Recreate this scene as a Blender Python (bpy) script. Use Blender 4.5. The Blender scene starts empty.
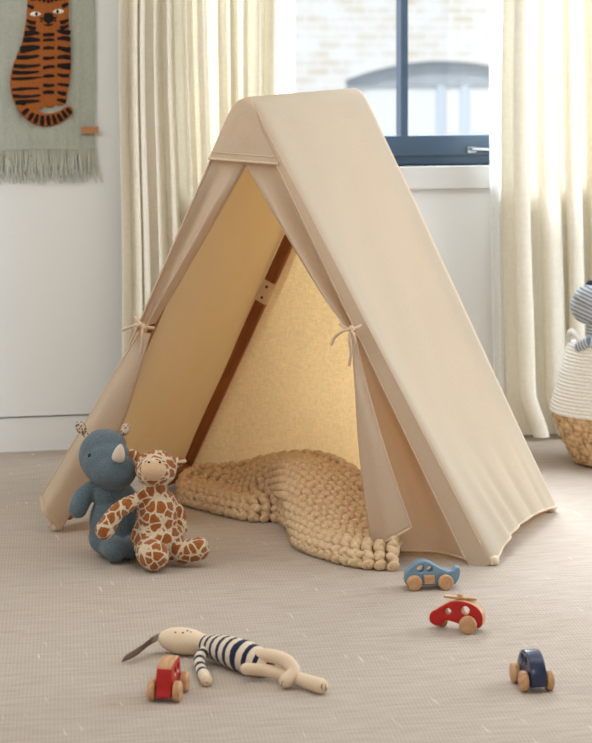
import bpy, bmesh, math, random
from mathutils import Vector, Matrix, Euler, noise
random.seed(7)
PI = math.pi
C = bpy.context.scene.collection
sc = bpy.context.scene

# ------------------------------------------------------------------ camera geometry
FPX, HC, HY, CX = 2400.0, 1.26, 30.0, 296.0
def U(px, py, d):
    return Vector(((px-CX)/FPX*d, d, HC-(py-HY)/FPX*d))
def FZ(px, py, z=0.0):
    """point at height z seen at that place of the photograph"""
    return U(px, py, FPX*(HC-z)/(py-HY))
TH = math.radians(13.5)
W0 = Vector((0, 7.363, 0))
def wd(px, off):
    k = (px-CX)/FPX
    return (W0.y*math.cos(TH)-off)/(math.cos(TH)-k*math.sin(TH))
def ws(px, off=0.0):
    d = wd(px, off); X = (px-CX)/FPX*d
    return X*math.cos(TH)+(d-W0.y)*math.sin(TH)
def wz(px, py, off=0.0):
    return HC-(py-HY)/FPX*wd(px, off)

# ------------------------------------------------------------------ materials
def srgb(r, g, b):
    f = lambda c: c/12.92 if c <= .04045 else ((c+.055)/1.055)**2.4
    return (f(r/255), f(g/255), f(b/255), 1)
class NT:
    def __init__(s, name):
        s.m = bpy.data.materials.new(name); s.m.use_nodes = True
        s.t = s.m.node_tree; s.t.nodes.clear()
        s.out = s.n('ShaderNodeOutputMaterial')
    def n(s, ty, **kw):
        nd = s.t.nodes.new(ty)
        for k, v in kw.items():
            if k in nd.inputs: nd.inputs[k].default_value = v
            else: setattr(nd, k, v)
        return nd
    def l(s, a, b): s.t.links.new(a, b)
    def math(s, op, a, b=None, c=None):
        nd = s.n('ShaderNodeMath', operation=op)
        for i, v in enumerate((a, b, c)):
            if v is None: continue
            if isinstance(v, (int, float)): nd.inputs[i].default_value = v
            else: s.l(v, nd.inputs[i])
        return nd.outputs[0]
    def mix(s, fac, a, b):
        nd = s.n('ShaderNodeMix', data_type='RGBA')
        for i, v in ((0, fac), (6, a), (7, b)):
            if isinstance(v, (int, float, tuple)): nd.inputs[i].default_value = v
            else: s.l(v, nd.inputs[i])
        return nd.outputs[2]
    def ramp(s, fac, stops, interp='LINEAR'):
        nd = s.n('ShaderNodeValToRGB'); cr = nd.color_ramp; cr.interpolation = interp
        while len(cr.elements) < len(stops): cr.elements.new(.5)
        for e, (p, c) in zip(cr.elements, stops): e.position = p; e.color = c
        s.l(fac, nd.inputs[0]); return nd.outputs[0]
    def coord(s, which='Object', scale=(1, 1, 1), rot=(0, 0, 0)):
        tc = s.n('ShaderNodeTexCoord'); mp = s.n('ShaderNodeMapping')
        mp.inputs['Scale'].default_value = scale; mp.inputs['Rotation'].default_value = rot
        s.l(tc.outputs[which], mp.inputs[0]); return mp.outputs[0]
    def noise(s, co, scale, detail=3, rough=.5, out=0):
        nd = s.n('ShaderNodeTexNoise'); nd.inputs['Scale'].default_value = scale
        nd.inputs['Detail'].default_value = detail; nd.inputs['Roughness'].default_value = rough
        s.l(co, nd.inputs['Vector']); return nd.outputs[out]
    def bump(s, h, dist, strength=1.0):
        nd = s.n('ShaderNodeBump'); nd.inputs['Distance'].default_value = dist; nd.inputs['Strength'].default_value = strength
        s.l(h, nd.inputs['Height']); return nd.outputs[0]
    def pbr(s, color, rough=.8, normal=None, sheen=0, spec=.3, metal=0, coat=0):
        p = s.n('ShaderNodeBsdfPrincipled')
        if isinstance(color, tuple): p.inputs['Base Color'].default_value = color
        else: s.l(color, p.inputs['Base Color'])
        p.inputs['Roughness'].default_value = rough; p.inputs['Metallic'].default_value = metal
        p.inputs['Specular IOR Level'].default_value = spec
        p.inputs['Sheen Weight'].default_value = sheen; p.inputs['Sheen Roughness'].default_value = .5
        p.inputs['Coat Weight'].default_value = coat
        if normal is not None: s.l(normal, p.inputs['Normal'])
        return p.outputs[0]
    def done(s, sh): s.l(sh, s.out.inputs[0]); return s.m

def mat_plain(name, col, rough=.6, nscale=0, namp=.15, bump=0, bscale=200, sheen=0, spec=.3, metal=0, coat=0):
    t = NT(name); co = t.coord(); c = col
    if nscale:
        dark = tuple(x*(1-namp) for x in col[:3])+(1,); lite = tuple(min(1, x*(1+namp)) for x in col[:3])+(1,)
        c = t.ramp(t.noise(co, nscale, 4), [(.3, dark), (.7, lite)])
    nm = t.bump(t.noise(co, bscale, 3), bump) if bump else None
    return t.done(t.pbr(c, rough, nm, sheen, spec, metal, coat))

def mat_wood(name, base, dark, axis=0, scale=30, rough=.5):
    t = NT(name)
    sc3 = [1, 1, 1]; sc3[axis] = .12
    co = t.coord(scale=tuple(sc3))
    n1 = t.noise(co, scale, 5, .6); n2 = t.noise(co, scale*6, 2)
    f = t.math('ADD', t.math('MULTIPLY', n1, .75), t.math('MULTIPLY', n2, .25))
    c = t.ramp(f, [(.35, dark), (.62, base)])
    return t.done(t.pbr(c, rough, t.bump(n2, .0004), spec=.4))

def mat_cloth(name, col, trans_col, trans=.4, weave=900, amp=.08, rough=.9, bumpd=.0004, big=3.0, bigamp=.06):
    """woven cloth that lets some daylight through"""
    t = NT(name); co = t.coord()
    w1 = t.n('ShaderNodeTexNoise'); 
    cs = t.coord(scale=(1, 1, .15)); cs2 = t.coord(scale=(.15, .15, 1))
    a = t.noise(cs, weave, 2); b = t.noise(cs2, weave, 2)
    wv = t.math('MULTIPLY', t.math('ADD', a, b), .5)
    bg = t.noise(co, big, 3)
    f = t.math('ADD', t.math('MULTIPLY', wv, .7), t.math('MULTIPLY', bg, .3))
    d = tuple(x*(1-amp*2) for x in col[:3])+(1,); l = tuple(min(1, x*(1+amp)) for x in col[:3])+(1,)
    c = t.ramp(f, [(.35, d), (.62, l)])
    d2 = tuple(x*(1-amp*2.2) for x in trans_col[:3])+(1,); l2 = tuple(min(1, x*(1+amp)) for x in trans_col[:3])+(1,)
    c2 = t.ramp(f, [(.35, d2), (.62, l2)])
    nm = t.bump(wv, bumpd)
    df = t.n('ShaderNodeBsdfDiffuse'); t.l(c, df.inputs[0]); t.l(nm, df.inputs['Normal'])
    tr = t.n('ShaderNodeBsdfTranslucent'); t.l(c2, tr.inputs[0])
    mx = t.n('ShaderNodeMixShader'); mx.inputs[0].default_value = trans
    t.l(df.outputs[0], mx.inputs[1]); t.l(tr.outputs[0], mx.inputs[2])
    return t.done(mx.outputs[0])

def mat_carpet():
    t = NT('carpet_weave'); co = t.coord(rot=(0, 0, math.radians(8)))
    wav = t.n('ShaderNodeTexWave', wave_type='BANDS', bands_direction='X'); wav.inputs['Scale'].default_value = 42
    wav.inputs['Distortion'].default_value = 1.2; wav.inputs['Detail'].default_value = 2; wav.inputs['Detail Scale'].default_value = 3
    t.l(co, wav.inputs[0])
    loops = t.noise(t.coord(scale=(1, .6, 1), rot=(0, 0, math.radians(8))), 320, 2)
    streak = t.noise(t.coord(scale=(.12, 1, 1), rot=(0, 0, math.radians(8))), 90, 2)
    streak2 = t.noise(t.coord(scale=(1, .07, 1), rot=(0, 0, math.radians(20))), 130, 2)
    big = t.noise(co, 1.6, 4)
    h = t.math('ADD', t.math('MULTIPLY', wav.outputs[1], .25), t.math('MULTIPLY', loops, .75))
    f = t.math('ADD', t.math('MULTIPLY', h, .45), t.math('MULTIPLY', streak, .55))
    c = t.ramp(f, [(.25, srgb(158, 145, 132)), (.5, srgb(178, 166, 154)), (.78, srgb(192, 182, 171))])
    c = t.mix(t.ramp(streak2, [(.68, (0, 0, 0, 1)), (.76, (.7, .7, .7, 1))]), c, srgb(222, 212, 200))
    c = t.mix(t.ramp(big, [(.35, (0, 0, 0, 1)), (.7, (.16, .16, .16, 1))]), c, srgb(160, 140, 124))
    return t.done(t.pbr(c, .95, t.bump(h, .0010), spec=.1))

def mat_giraffe():
    t = NT('spotted_plush'); co = t.coord()
    wob = t.n('ShaderNodeTexNoise'); wob.inputs['Scale'].default_value = 35; t.l(co, wob.inputs['Vector'])
    va = t.n('ShaderNodeVectorMath', operation='MULTIPLY_ADD')
    t.l(wob.outputs['Color'], va.inputs[0]); va.inputs[1].default_value = (.016, .016, .016); t.l(co, va.inputs[2])
    v = t.n('ShaderNodeTexVoronoi', feature='DISTANCE_TO_EDGE'); v.inputs['Scale'].default_value = 42
    t.l(va.outputs[0], v.inputs['Vector'])
    fur = t.noise(co, 420, 3, .7)
    v2 = t.n('ShaderNodeTexVoronoi', feature='F1'); v2.inputs['Scale'].default_value = 42; t.l(va.outputs[0], v2.inputs['Vector'])
    dd = t.math('ADD', v.outputs['Distance'], t.math('MULTIPLY', t.math('SUBTRACT', .48, v2.outputs['Distance']), .16))
    spot = t.math('ADD', dd, t.math('MULTIPLY', t.math('SUBTRACT', fur, .5), .10))
    brown = t.ramp(fur, [(.3, srgb(126, 68, 20)), (.7, srgb(192, 112, 42))])
    cream = t.ramp(fur, [(.3, srgb(205, 182, 148)), (.7, srgb(244, 228, 200))])
    c = t.mix(t.ramp(spot, [(.055, (0, 0, 0, 1)), (.11, (1, 1, 1, 1))]), cream, brown)
    return t.done(t.pbr(c, .95, t.bump(fur, .004), sheen=.25, spec=.1))

def mat_stripes(name, base, stripe, freq, duty=.34):
    t = NT(name); at = t.n('ShaderNodeAttribute', attribute_name='along')
    co = t.coord()
    w = t.math('ADD', at.outputs['Fac'], t.math('MULTIPLY', t.math('SUBTRACT', t.noise(co, 40, 2), .5), .004))
    fr = t.math('FRACT', t.math('MULTIPLY', w, freq))
    m = t.math('LESS_THAN', fr, duty)
    kn = t.noise(co, 600, 2)
    return t.done(t.pbr(t.mix(m, base, stripe), .95, t.bump(kn, .001), sheen=.15, spec=.1))

def mat_brick():
    t = NT('whitewashed_brick'); co = t.coord(rot=(PI/2, 0, 0))
    b = t.n('ShaderNodeTexBrick'); b.inputs['Scale'].default_value = 1.0
    b.inputs['Brick Width'].default_value = .23; b.inputs['Row Height'].default_value = .08
    b.inputs['Mortar Size'].default_value = .012; b.inputs['Mortar Smooth'].default_value = .3
    b.inputs['Color1'].default_value = (.66, .57, .44, 1); b.inputs['Color2'].default_value = (.78, .73, .64, 1)
    b.inputs['Mortar'].default_value = (.80, .79, .77, 1)
    t.l(co, b.inputs[0])
    n = t.noise(co, 4, 4)
    c = t.mix(t.ramp(n, [(.35, (0.1, .1, .1, 1)), (.62, (.85, .85, .85, 1))]), b.outputs[0], (.82, .82, .82, 1))
    return t.done(t.pbr(c, .9, spec=.1))

def mat_glass():
    t = NT('window_glass')
    tr = t.n('ShaderNodeBsdfTransparent'); gl = t.n('ShaderNodeBsdfGlossy'); gl.inputs['Roughness'].default_value = .02
    mx = t.n('ShaderNodeMixShader'); mx.inputs[0].default_value = .02
    t.l(tr.outputs[0], mx.inputs[1]); t.l(gl.outputs[0], mx.inputs[2])
    return t.done(mx.outputs[0])

def mat_seagrass():
    t = NT('woven_seagrass'); co = t.coord()
    n = t.noise(t.coord(scale=(1, 1, .5)), 70, 4, .6)
    c = t.ramp(n, [(.32, srgb(140, 104, 72)), (.5, srgb(212, 178, 136)), (.72, srgb(234, 206, 164))])
    return t.done(t.pbr(c, .8, t.bump(n, .003), spec=.2))

def mat_floral():
    t = NT('floral_print'); co = t.coord()
    v = t.n('ShaderNodeTexVoronoi'); v.inputs['Scale'].default_value = 190; t.l(co, v.inputs['Vector'])
    m = t.ramp(v.outputs['Distance'], [(.42, (1, 1, 1, 1)), (.5, (0, 0, 0, 1))])
    hue = t.ramp(v.outputs['Color'], [(.3, srgb(96, 66, 52)), (.6, srgb(120, 110, 100)), (.8, srgb(60, 60, 70))], 'CONSTANT')
    return t.done(t.pbr(t.mix(m, srgb(205, 185, 165), hue), .9))

M = {}
M['wall'] = mat_plain('wall_paint', srgb(228, 230, 230), .85, 1.2, .015, .0004, 120, spec=.1)
M['trimw'] = mat_plain('trim_paint', srgb(214, 214, 212), .5, 2, .01)
M['ceiling'] = mat_plain('ceiling_paint', srgb(235, 235, 232), .9)
M['carpet'] = mat_carpet()
M['canvas'] = mat_cloth('cotton_canvas', srgb(208, 198, 178), srgb(236, 186, 122), .34, 700, .035, bumpd=.0003)
M['canvas_back'] = mat_cloth('cotton_canvas_back', srgb(220, 198, 168), srgb(244, 206, 146), .44, 420, .10, bumpd=.0003)
M['piping'] = mat_plain('canvas_piping', srgb(206, 182, 158), .9, 300, .08)
M['polewood'] = mat_wood('stained_pole_wood', srgb(158, 98, 50), srgb(118, 66, 30), 2, 25)
M['footwood'] = mat_plain('pale_foot_wood', srgb(214, 196, 172), .6, 40, .06)
M['beech'] = mat_wood('beech_wood', srgb(206, 164, 122), srgb(176, 130, 90), 0, 120)
M['wool'] = mat_plain('chunky_wool', srgb(212, 185, 150), .95, 260, .14, .0015, 420, sheen=.05, spec=.1)
M['rhino'] = mat_plain('slate_corduroy', srgb(90, 105, 114), .95, 420, .38, .002, 420, sheen=.25, spec=.1)
M['horn'] = mat_plain('cream_felt', srgb(212, 196, 180), .95, 200, .05, .0006, 500, sheen=.2)
M['floral'] = mat_floral()
M['giraffe'] = mat_giraffe()
M['muzzle'] = mat_plain('beige_plush', srgb(204, 172, 138), .95, 300, .1, .0015, 500, sheen=.3)
M['black'] = mat_plain('black_thread', srgb(28, 24, 24), .5)
M['doll'] = mat_plain('cream_cotton', srgb(222, 200, 174), .95, 400, .05, .0004, 700)
M['dollstripe'] = mat_stripes('navy_striped_jersey', srgb(222, 208, 188), srgb(34, 40, 66), 40, .42)
M['dollsleeve'] = mat_stripes('navy_striped_sleeve', srgb(222, 208, 188), srgb(34, 40, 66), 29, .42)
M['taupe'] = mat_plain('taupe_linen', srgb(126, 108, 92), .95, 400, .14, .0005, 600)
M['lightblue'] = mat_plain('pale_blue_paint', srgb(112, 142, 164), .45, 60, .05, coat=.15)
M['red'] = mat_plain('red_paint', srgb(176, 24, 22), .45, 60, .05, coat=.15)
M['navy'] = mat_plain('navy_paint', srgb(42, 52, 82), .35, 60, .05, coat=.3)
M['tapestry'] = mat_cloth('sage_weave', srgb(170, 174, 162), srgb(170, 174, 162), .02, 500, .10, bumpd=.001, big=9)
M['fringe'] = mat_plain('sage_yarn', srgb(190, 192, 180), .95, 200, .12)
M['tiger'] = mat_plain('rust_tufting', srgb(158, 90, 42), .95, 160, .16, .002, 320)
M['tigerblack'] = mat_plain('black_tufting', srgb(32, 22, 20), .95, 160, .2, .002, 320)
M['tigerwhite'] = mat_plain('white_tufting', srgb(226, 222, 210), .95)
M['leather'] = mat_plain('tan_leather', srgb(176, 124, 84), .6, 120, .1)
M['bluepaint'] = mat_plain('steel_blue_paint', srgb(78, 100, 124), .35, 5, .05, spec=.5)
M['chrome'] = mat_plain('brushed_metal', srgb(190, 192, 195), .25, metal=1)
M['darkmetal'] = mat_plain('dark_metal', srgb(70, 66, 62), .4, metal=.8)
M['glass'] = mat_glass()
M['brick'] = mat_brick()
M['lintel'] = mat_plain('grey_stone', srgb(178, 184, 190), .9, 6, .06)
M['paleframe'] = mat_plain('pale_blue_joinery', srgb(206, 216, 226), .6)
M['rope'] = mat_plain('white_rope', srgb(236, 232, 224), .9, 120, .05, .001, 260)
M['seagrass'] = mat_seagrass()
M['sheer'] = mat_cloth('sheer_voile', srgb(240, 240, 236), srgb(246, 248, 248), .36, 260, .03, bumpd=.0004, big=2)
M['curtain'] = mat_cloth('cream_linen', srgb(240, 235, 222), srgb(250, 242, 222), .29, 260, .04, bumpd=.0006, big=2)
M['knitblue'] = mat_stripes('blue_striped_knit', srgb(196, 198, 194), srgb(112, 128, 154), 105, .42)
M['knitnavy'] = mat_plain('navy_wool', srgb(44, 54, 82), .95, 200, .2)
M['cord'] = mat_plain('canvas_cord', srgb(206, 180, 154), .9, 400, .1)
M['ground'] = mat_plain('yard_paving', srgb(150, 150, 148), .9, 2, .1)

# ------------------------------------------------------------------ object helpers
def tag(o, label=None, cat=None, group=None, kind=None):
    if label: o['label'] = label
    if cat: o['category'] = cat
    if group: o['group'] = group
    if kind: o['kind'] = kind
    return o
def empty(name, loc, label, cat, group=None, rz=0):
    o = bpy.data.objects.new(name, None); C.objects.link(o)
    o.empty_display_size = .05; o.location = loc; o.rotation_euler = (0, 0, rz)
    return tag(o, label, cat, group)
def mesh_obj(name, me, mats, parent=None, smooth=True, sharp=None):
    o = bpy.data.objects.new(name, me); C.objects.link(o)
    for m in (mats if isinstance(mats, (list, tuple)) else [mats]): me.materials.append(M[m])
    if smooth:
        me.polygons.foreach_set('use_smooth', [True]*len(me.polygons))
        if sharp: me.set_sharp_from_angle(angle=math.radians(sharp))
    if parent: o.parent = parent
    return o
def root_of(o):
    while o.parent: o = o.parent
    return o
def world_off(parent):
    """offset for parts drawn in world coordinates below roots without rotation"""
    v = Vector()
    while parent is not None: v += parent.location; parent = parent.parent
    return v
def bm_obj(name, bm, mats, parent=None, smooth=True, sharp=None, world=True, recalc=False):
    if recalc: bmesh.ops.recalc_face_normals(bm, faces=bm.faces[:])
    if parent is not None and world:
        bmesh.ops.translate(bm, verts=bm.verts[:], vec=-world_off(parent))
    me = bpy.data.meshes.new(name); bm.to_mesh(me); bm.free()
    return mesh_obj(name, me, mats, parent, smooth, sharp)
def own_origin(o):
    """move a top-level mesh's origin to the bottom centre of its box"""
    vs = [v.co for v in o.data.vertices]
    c = Vector(((min(v.x for v in vs)+max(v.x for v in vs))/2, (min(v.y for v in vs)+max(v.y for v in vs))/2, min(v.z for v in vs)))
    o.data.transform(Matrix.Translation(-c)); o.location = o.matrix_basis @ c
    return o

def grid(bm, pts, close_u=False, close_v=False):
    """pts[i][j] -> quads; returns verts"""
    vs = [[bm.verts.new(p) for p in row] for row in pts]
    n, m = len(vs), len(vs[0])
    for i in range(n if close_u else n-1):
        for j in range(m if close_v else m-1):
            a, b, c, d = vs[i][j], vs[(i+1) % n][j], vs[(i+1) % n][(j+1) % m], vs[i][(j+1) % m]
            try: bm.faces.new((a, b, c, d))
            except ValueError: pass
    return vs
def tube(bm, pts, r, seg=8, caps=True):
    pts = [Vector(p) for p in pts]; rs = r if isinstance(r, (list, tuple)) else [r]*len(pts)
    rows = []; ref = None
    for i, p in enumerate(pts):
        t = (pts[min(i+1, len(pts)-1)]-pts[max(i-1, 0)]).normalized()
        if ref is None:
            ref = t.orthogonal().normalized()
        ref = (ref-t*ref.dot(t)).normalized(); b = t.cross(ref)
        rows.append([p+(ref*math.cos(2*PI*k/seg)+b*math.sin(2*PI*k/seg))*rs[i] for k in range(seg)])
    vs = grid(bm, rows, close_v=True)
    if caps:
        bm.faces.new(vs[0][::-1]); bm.faces.new(vs[-1])
    return vs
def box(bm, lo, hi, mat=Matrix()):
    v = [bm.verts.new(mat @ Vector((x, y, z))) for z in (lo[2], hi[2]) for y in (lo[1], hi[1]) for x in (lo[0], hi[0])]
    for f in ((0, 2, 3, 1), (4, 5, 7, 6), (0, 1, 5, 4), (2, 6, 7, 3), (0, 4, 6, 2), (1, 3, 7, 5)):
        bm.faces.new([v[i] for i in f])
    return v
def bevel(bm, w, seg=2, angle=40):
    es = [e for e in bm.edges if len(e.link_faces) == 2 and e.calc_face_angle(0) > math.radians(angle)]
    bmesh.ops.bevel(bm, geom=es, offset=w, segments=seg, affect='EDGES', profile=.7)
def lathe(bm, prof, seg=48, center=Vector()):
    rows = [[center+Vector((r*math.cos(2*PI*k/seg), r*math.sin(2*PI*k/seg), z)) for k in range(seg)] for r, z in prof]
    return grid(bm, rows, close_v=True)
def ellipsoid(bm, c, r, rot=None, u=20, v=12):
    c = Vector(c); rm = rot if rot is not None else Matrix.Identity(3)
    r0, r1, r2 = rm @ Vector((r[0], 0, 0)), rm @ Vector((0, r[1], 0)), rm @ Vector((0, 0, r[2]))
    top = bm.verts.new(c+r2); bot = bm.verts.new(c-r2); rings = []
    for j in range(1, v):
        a = PI*j/v; sa, ca = math.sin(a), math.cos(a)
        rings.append([bm.verts.new(c+r0*(sa*math.cos(2*PI*k/u))+r1*(sa*math.sin(2*PI*k/u))+r2*ca) for k in range(u)])
    for k in range(u):
        k2 = (k+1) % u
        bm.faces.new((top, rings[0][k], rings[0][k2])); bm.faces.new((bot, rings[-1][k2], rings[-1][k]))
        for j in range(v-2):
            bm.faces.new((rings[j][k], rings[j+1][k], rings[j+1][k2], rings[j][k2]))
def chain(bm, pts, rs, n=10):
    """a limb: tapering tube through the points, closed with round ends"""
    pts = [Vector(p) for p in pts]
    P, R = [], []
    for i in range(len(pts)-1):
        p0 = pts[max(i-1, 0)]; p1 = pts[i]; p2 = pts[i+1]; p3 = pts[min(i+2, len(pts)-1)]
        for k in range(n):
            t = k/n
            P.append(.5*((2*p1)+(p2-p0)*t+(2*p0-5*p1+4*p2-p3)*t*t+(3*p1-p0-3*p2+p3)*t**3)); R.append(rs[i]*(1-t)+rs[i+1]*t)
    P.append(pts[-1]); R.append(rs[-1])
    d0 = (P[0]-P[1]).normalized(); d1 = (P[-1]-P[-2]).normalized()
    pre = [(P[0]+d0*R[0]*math.sin(a), R[0]*math.cos(a)) for a in (1.45, 1.1, .75, .4)]
    post = [(P[-1]+d1*R[-1]*math.sin(a), R[-1]*math.cos(a)) for a in (.4, .75, 1.1, 1.45)]
    allp = [p for p, _ in pre]+P+[p for p, _ in post]; allr = [r for _, r in pre]+R+[r for _, r in post]
    return tube(bm, allp, allr, 16)
def evaluated(o):
    dg = bpy.context.evaluated_depsgraph_get(); dg.update()
    return bpy.data.meshes.new_from_object(o.evaluated_get(dg))
def fuse(bm, voxel=.004, smooth=6):
    """melt overlapping volumes into one continuous skin"""
    bmesh.ops.recalc_face_normals(bm, faces=bm.faces[:])
    me = bpy.data.meshes.new('tmp'); bm.to_mesh(me); bm.free()
    o = bpy.data.objects.new('tmp', me); C.objects.link(o)
    r = o.modifiers.new('r', 'REMESH'); r.mode = 'VOXEL'; r.voxel_size = voxel
    s = o.modifiers.new('s', 'SMOOTH'); s.factor = .5; s.iterations = smooth
    m2 = evaluated(o); bpy.data.objects.remove(o); bpy.data.meshes.remove(me)
    b = bmesh.new(); b.from_mesh(m2); bpy.data.meshes.remove(m2)
    return b
def profile_mesh(outline, holes, depth, bev=.002, res=2):
    """flat outline (x,z) with holes, extruded along y; edges eased"""
    cu = bpy.data.curves.new('tmp', 'CURVE'); cu.dimensions = '2D'; cu.fill_mode = 'BOTH'
    for pl in [outline]+holes:
        sp = cu.splines.new('POLY'); sp.points.add(len(pl)-1); sp.use_cyclic_u = True
        for q, (x, z) in zip(sp.points, pl): q.co = (x, z, 0, 1)
    cu.extrude = max(depth/2-bev, 1e-4); cu.bevel_depth = bev; cu.bevel_resolution = res; cu.offset = -bev
    o = bpy.data.objects.new('tmp', cu); C.objects.link(o)
    me = evaluated(o); bpy.data.objects.remove(o)
    me.transform(Matrix.Rotation(PI/2, 4, 'X'))
    b = bmesh.new(); b.from_mesh(me); bpy.data.meshes.remove(me)
    bmesh.ops.remove_doubles(b, verts=b.verts[:], dist=1e-5)
    bmesh.ops.recalc_face_normals(b, faces=b.faces[:])
    return b
def smooth_loop(pts, n=8):
    out = []; N = len(pts)
    for i in range(N):
        p0, p1, p2, p3 = [Vector(pts[(i+k-1) % N]).to_2d() for k in range(4)]
        for k in range(n):
            t = k/n
            q = .5*((2*p1)+(p2-p0)*t+(2*p0-5*p1+4*p2-p3)*t*t+(3*p1-p0-3*p2+p3)*t**3); out.append((q.x, q.y))
    return out
def circle(cx, cz, r, n=20): return [(cx+r*math.cos(2*PI*k/n), cz+r*math.sin(2*PI*k/n)) for k in range(n)]
def sstep(a, b, x):
    t = max(0, min(1, (x-a)/(b-a))); return t*t*(3-2*t)
def interp(keys, t):
    """smooth interpolation of vectors / tuples along keys [(t, value)]"""
    if t <= keys[0][0]: return keys[0][1]
    for i in range(len(keys)-1):
        if t <= keys[i+1][0]:
            a, b = keys[i], keys[i+1]; f = (t-a[0])/(b[0]-a[0])
            p0 = keys[max(i-1, 0)][1]; p3 = keys[min(i+2, len(keys)-1)][1]
            def cr(p0, p1, p2, p3): return .5*((2*p1)+(p2-p0)*f+(2*p0-5*p1+4*p2-p3)*f*f+(3*p1-p0-3*p2+p3)*f**3)
            return tuple(cr(*q) for q in zip(p0, a[1], b[1], p3))
    return keys[-1][1]

# ------------------------------------------------------------------ the room
def wall_obj(name, bm, mats, **kw):
    """drawn in the back wall's own frame: x along it, y outward, z up"""
    o = bm_obj(name, bm, mats, **kw); o.location = W0; o.rotation_euler = (0, 0, TH); return o
def structure(o): o['kind'] = 'structure'; return o
XL, XR, YF, ZC = -2.7, 2.7, -8.6, 2.65
ws0, ws1 = ws(404, -.12)-.77, ws(404, -.12)+.77
WSILL, WTOP = wz(440, 166), 2.25
bm = bmesh.new(); box(bm, (XL-.3, YF-.3, -.12), (XR+.3, .03, 0)); structure(wall_obj('floor', bm, 'carpet', smooth=False))
bm = bmesh.new()
bb = wz(20, 416.5)
box(bm, (XL-.3, 0, bb), (ws0, .28, ZC)); box(bm, (ws1, 0, bb), (XR+.3, .28, ZC))
box(bm, (ws0, 0, bb), (ws1, .28, WSILL)); box(bm, (XL-.3, .03, -.12), (XR+.3, .28, bb)); box(bm, (ws0, 0, WTOP), (ws1, .28, ZC))
structure(wall_obj('wall_back', bm, 'wall', smooth=False))
bm = bmesh.new(); box(bm, (XL-.25, YF, 0), (XL, 0, ZC)); structure(wall_obj('wall_left', bm, 'wall', smooth=False))
# right wall with a wide window opening, out of the frame
RY0, RY1, RZ0, RZ1 = -2.7, -.25, .35, 2.3
bm = bmesh.new()
box(bm, (XR, YF, 0), (XR+.25, RY0, ZC)); box(bm, (XR, RY1, 0), (XR+.25, 0, ZC))
box(bm, (XR, RY0, 0), (XR+.25, RY1, RZ0)); box(bm, (XR, RY0, RZ1), (XR+.25, RY1, ZC))
structure(wall_obj('wall_right', bm, 'wall', smooth=False))
bm = bmesh.new(); box(bm, (XL-.3, YF-.3, 0), (XR+.3, YF, ZC)); structure(wall_obj('wall_front', bm, 'wall', smooth=False))
bm = bmesh.new(); box(bm, (XL-.3, YF-.3, ZC), (XR+.3, .3, ZC+.15)); structure(wall_obj('ceiling', bm, 'ceiling', smooth=False))
bm = bmesh.new(); box(bm, (XL, .008, 0), (XR, .03, bb-.005)); bevel(bm, .002)
structure(wall_obj('baseboard_back', bm, 'wall', sharp=30))
# window
bm = bmesh.new()
box(bm, (ws0-.03, -.03, WSILL-.068), (ws1+.03, .10, WSILL)); bevel(bm, .003); structure(wall_obj('trim_1', bm, 'trimw', sharp=30))
g0 = wz(440, 135, -.12)
fb = bmesh.new()
y0, y1 = .09, .15
zb = WSILL
m0, m1 = ws(400.5, -.1), ws(407.5, -.1)
box(fb, (ws0, y0+.01, zb), (ws1, y1+.05, zb+.028))           # fixed lower rail
box(fb, (ws0+.004, y0, zb+.031), (ws1-.004, y1, g0))          # sash bottom rail
box(fb, (ws0, y0, WTOP-.06), (ws1, y1, WTOP))
box(fb, (ws0, y0, zb+.03), (ws0+.06, y1, WTOP)); box(fb, (ws1-.06, y0, zb+.03), (ws1, y1, WTOP))
box(fb, (m0, y0+.005, g0), (m1, y1, WTOP-.06))
bevel(fb, .004)
win = structure(wall_obj('window_1', fb, 'bluepaint', sharp=30))
for a, b in ((ws0+.06, m0), (m1, ws1-.06)):
    pb = bmesh.new(); box(pb, (a, .118, g0), (b, .122, WTOP-.06)); bm_obj('pane', pb, 'glass', win, smooth=False, world=False)
hb = bmesh.new()
hx, hz = ws(471, -.09), wz(471, 149.5, -.09)
box(hb, (hx-.014, y0-.012, hz-.009), (hx+.014, y0, hz+.009)); bevel(hb, .002)
tube(hb, [(hx+.004, y0-.01, hz), (hx+.004, y0-.03, hz)], .006, 10)
tube(hb, [(hx-.006, y0-.03, hz+.002), (hx+.03, y0-.033, hz+.001), (hx+.085, y0-.03, hz-.003)], [.006, .007, .005], 10)
bm_obj('window_handle', hb, 'chrome', win, world=False, sharp=40)['label'] = 'chrome casement handle'
# the house across the yard
FO = 14.0
fs = lambda px: ws(px, -FO)
fz = lambda px, py: wz(px, py, -FO)
bld = empty('brick_building', (0, 0, 0), 'pale brick building with an arched window seen outside through the window', 'building')
bld.location = W0 + Vector((-math.sin(TH)*FO, math.cos(TH)*FO, -3)); bld.rotation_euler = (0, 0, TH)
ax0, ax1 = fs(346), fs(536); az0, az1, azb = fz(346, 80), fz(440, 61), fz(440, 86)
bm = bmesh.new()
def arch(n=24):
    return [(ax0+(ax1-ax0)*k/n, az0+(az1-az0)*(1-(2*k/n-1)**2)) for k in range(n+1)]
xsl = [-9]+[a for a, _ in arch()]+[9]
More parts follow.
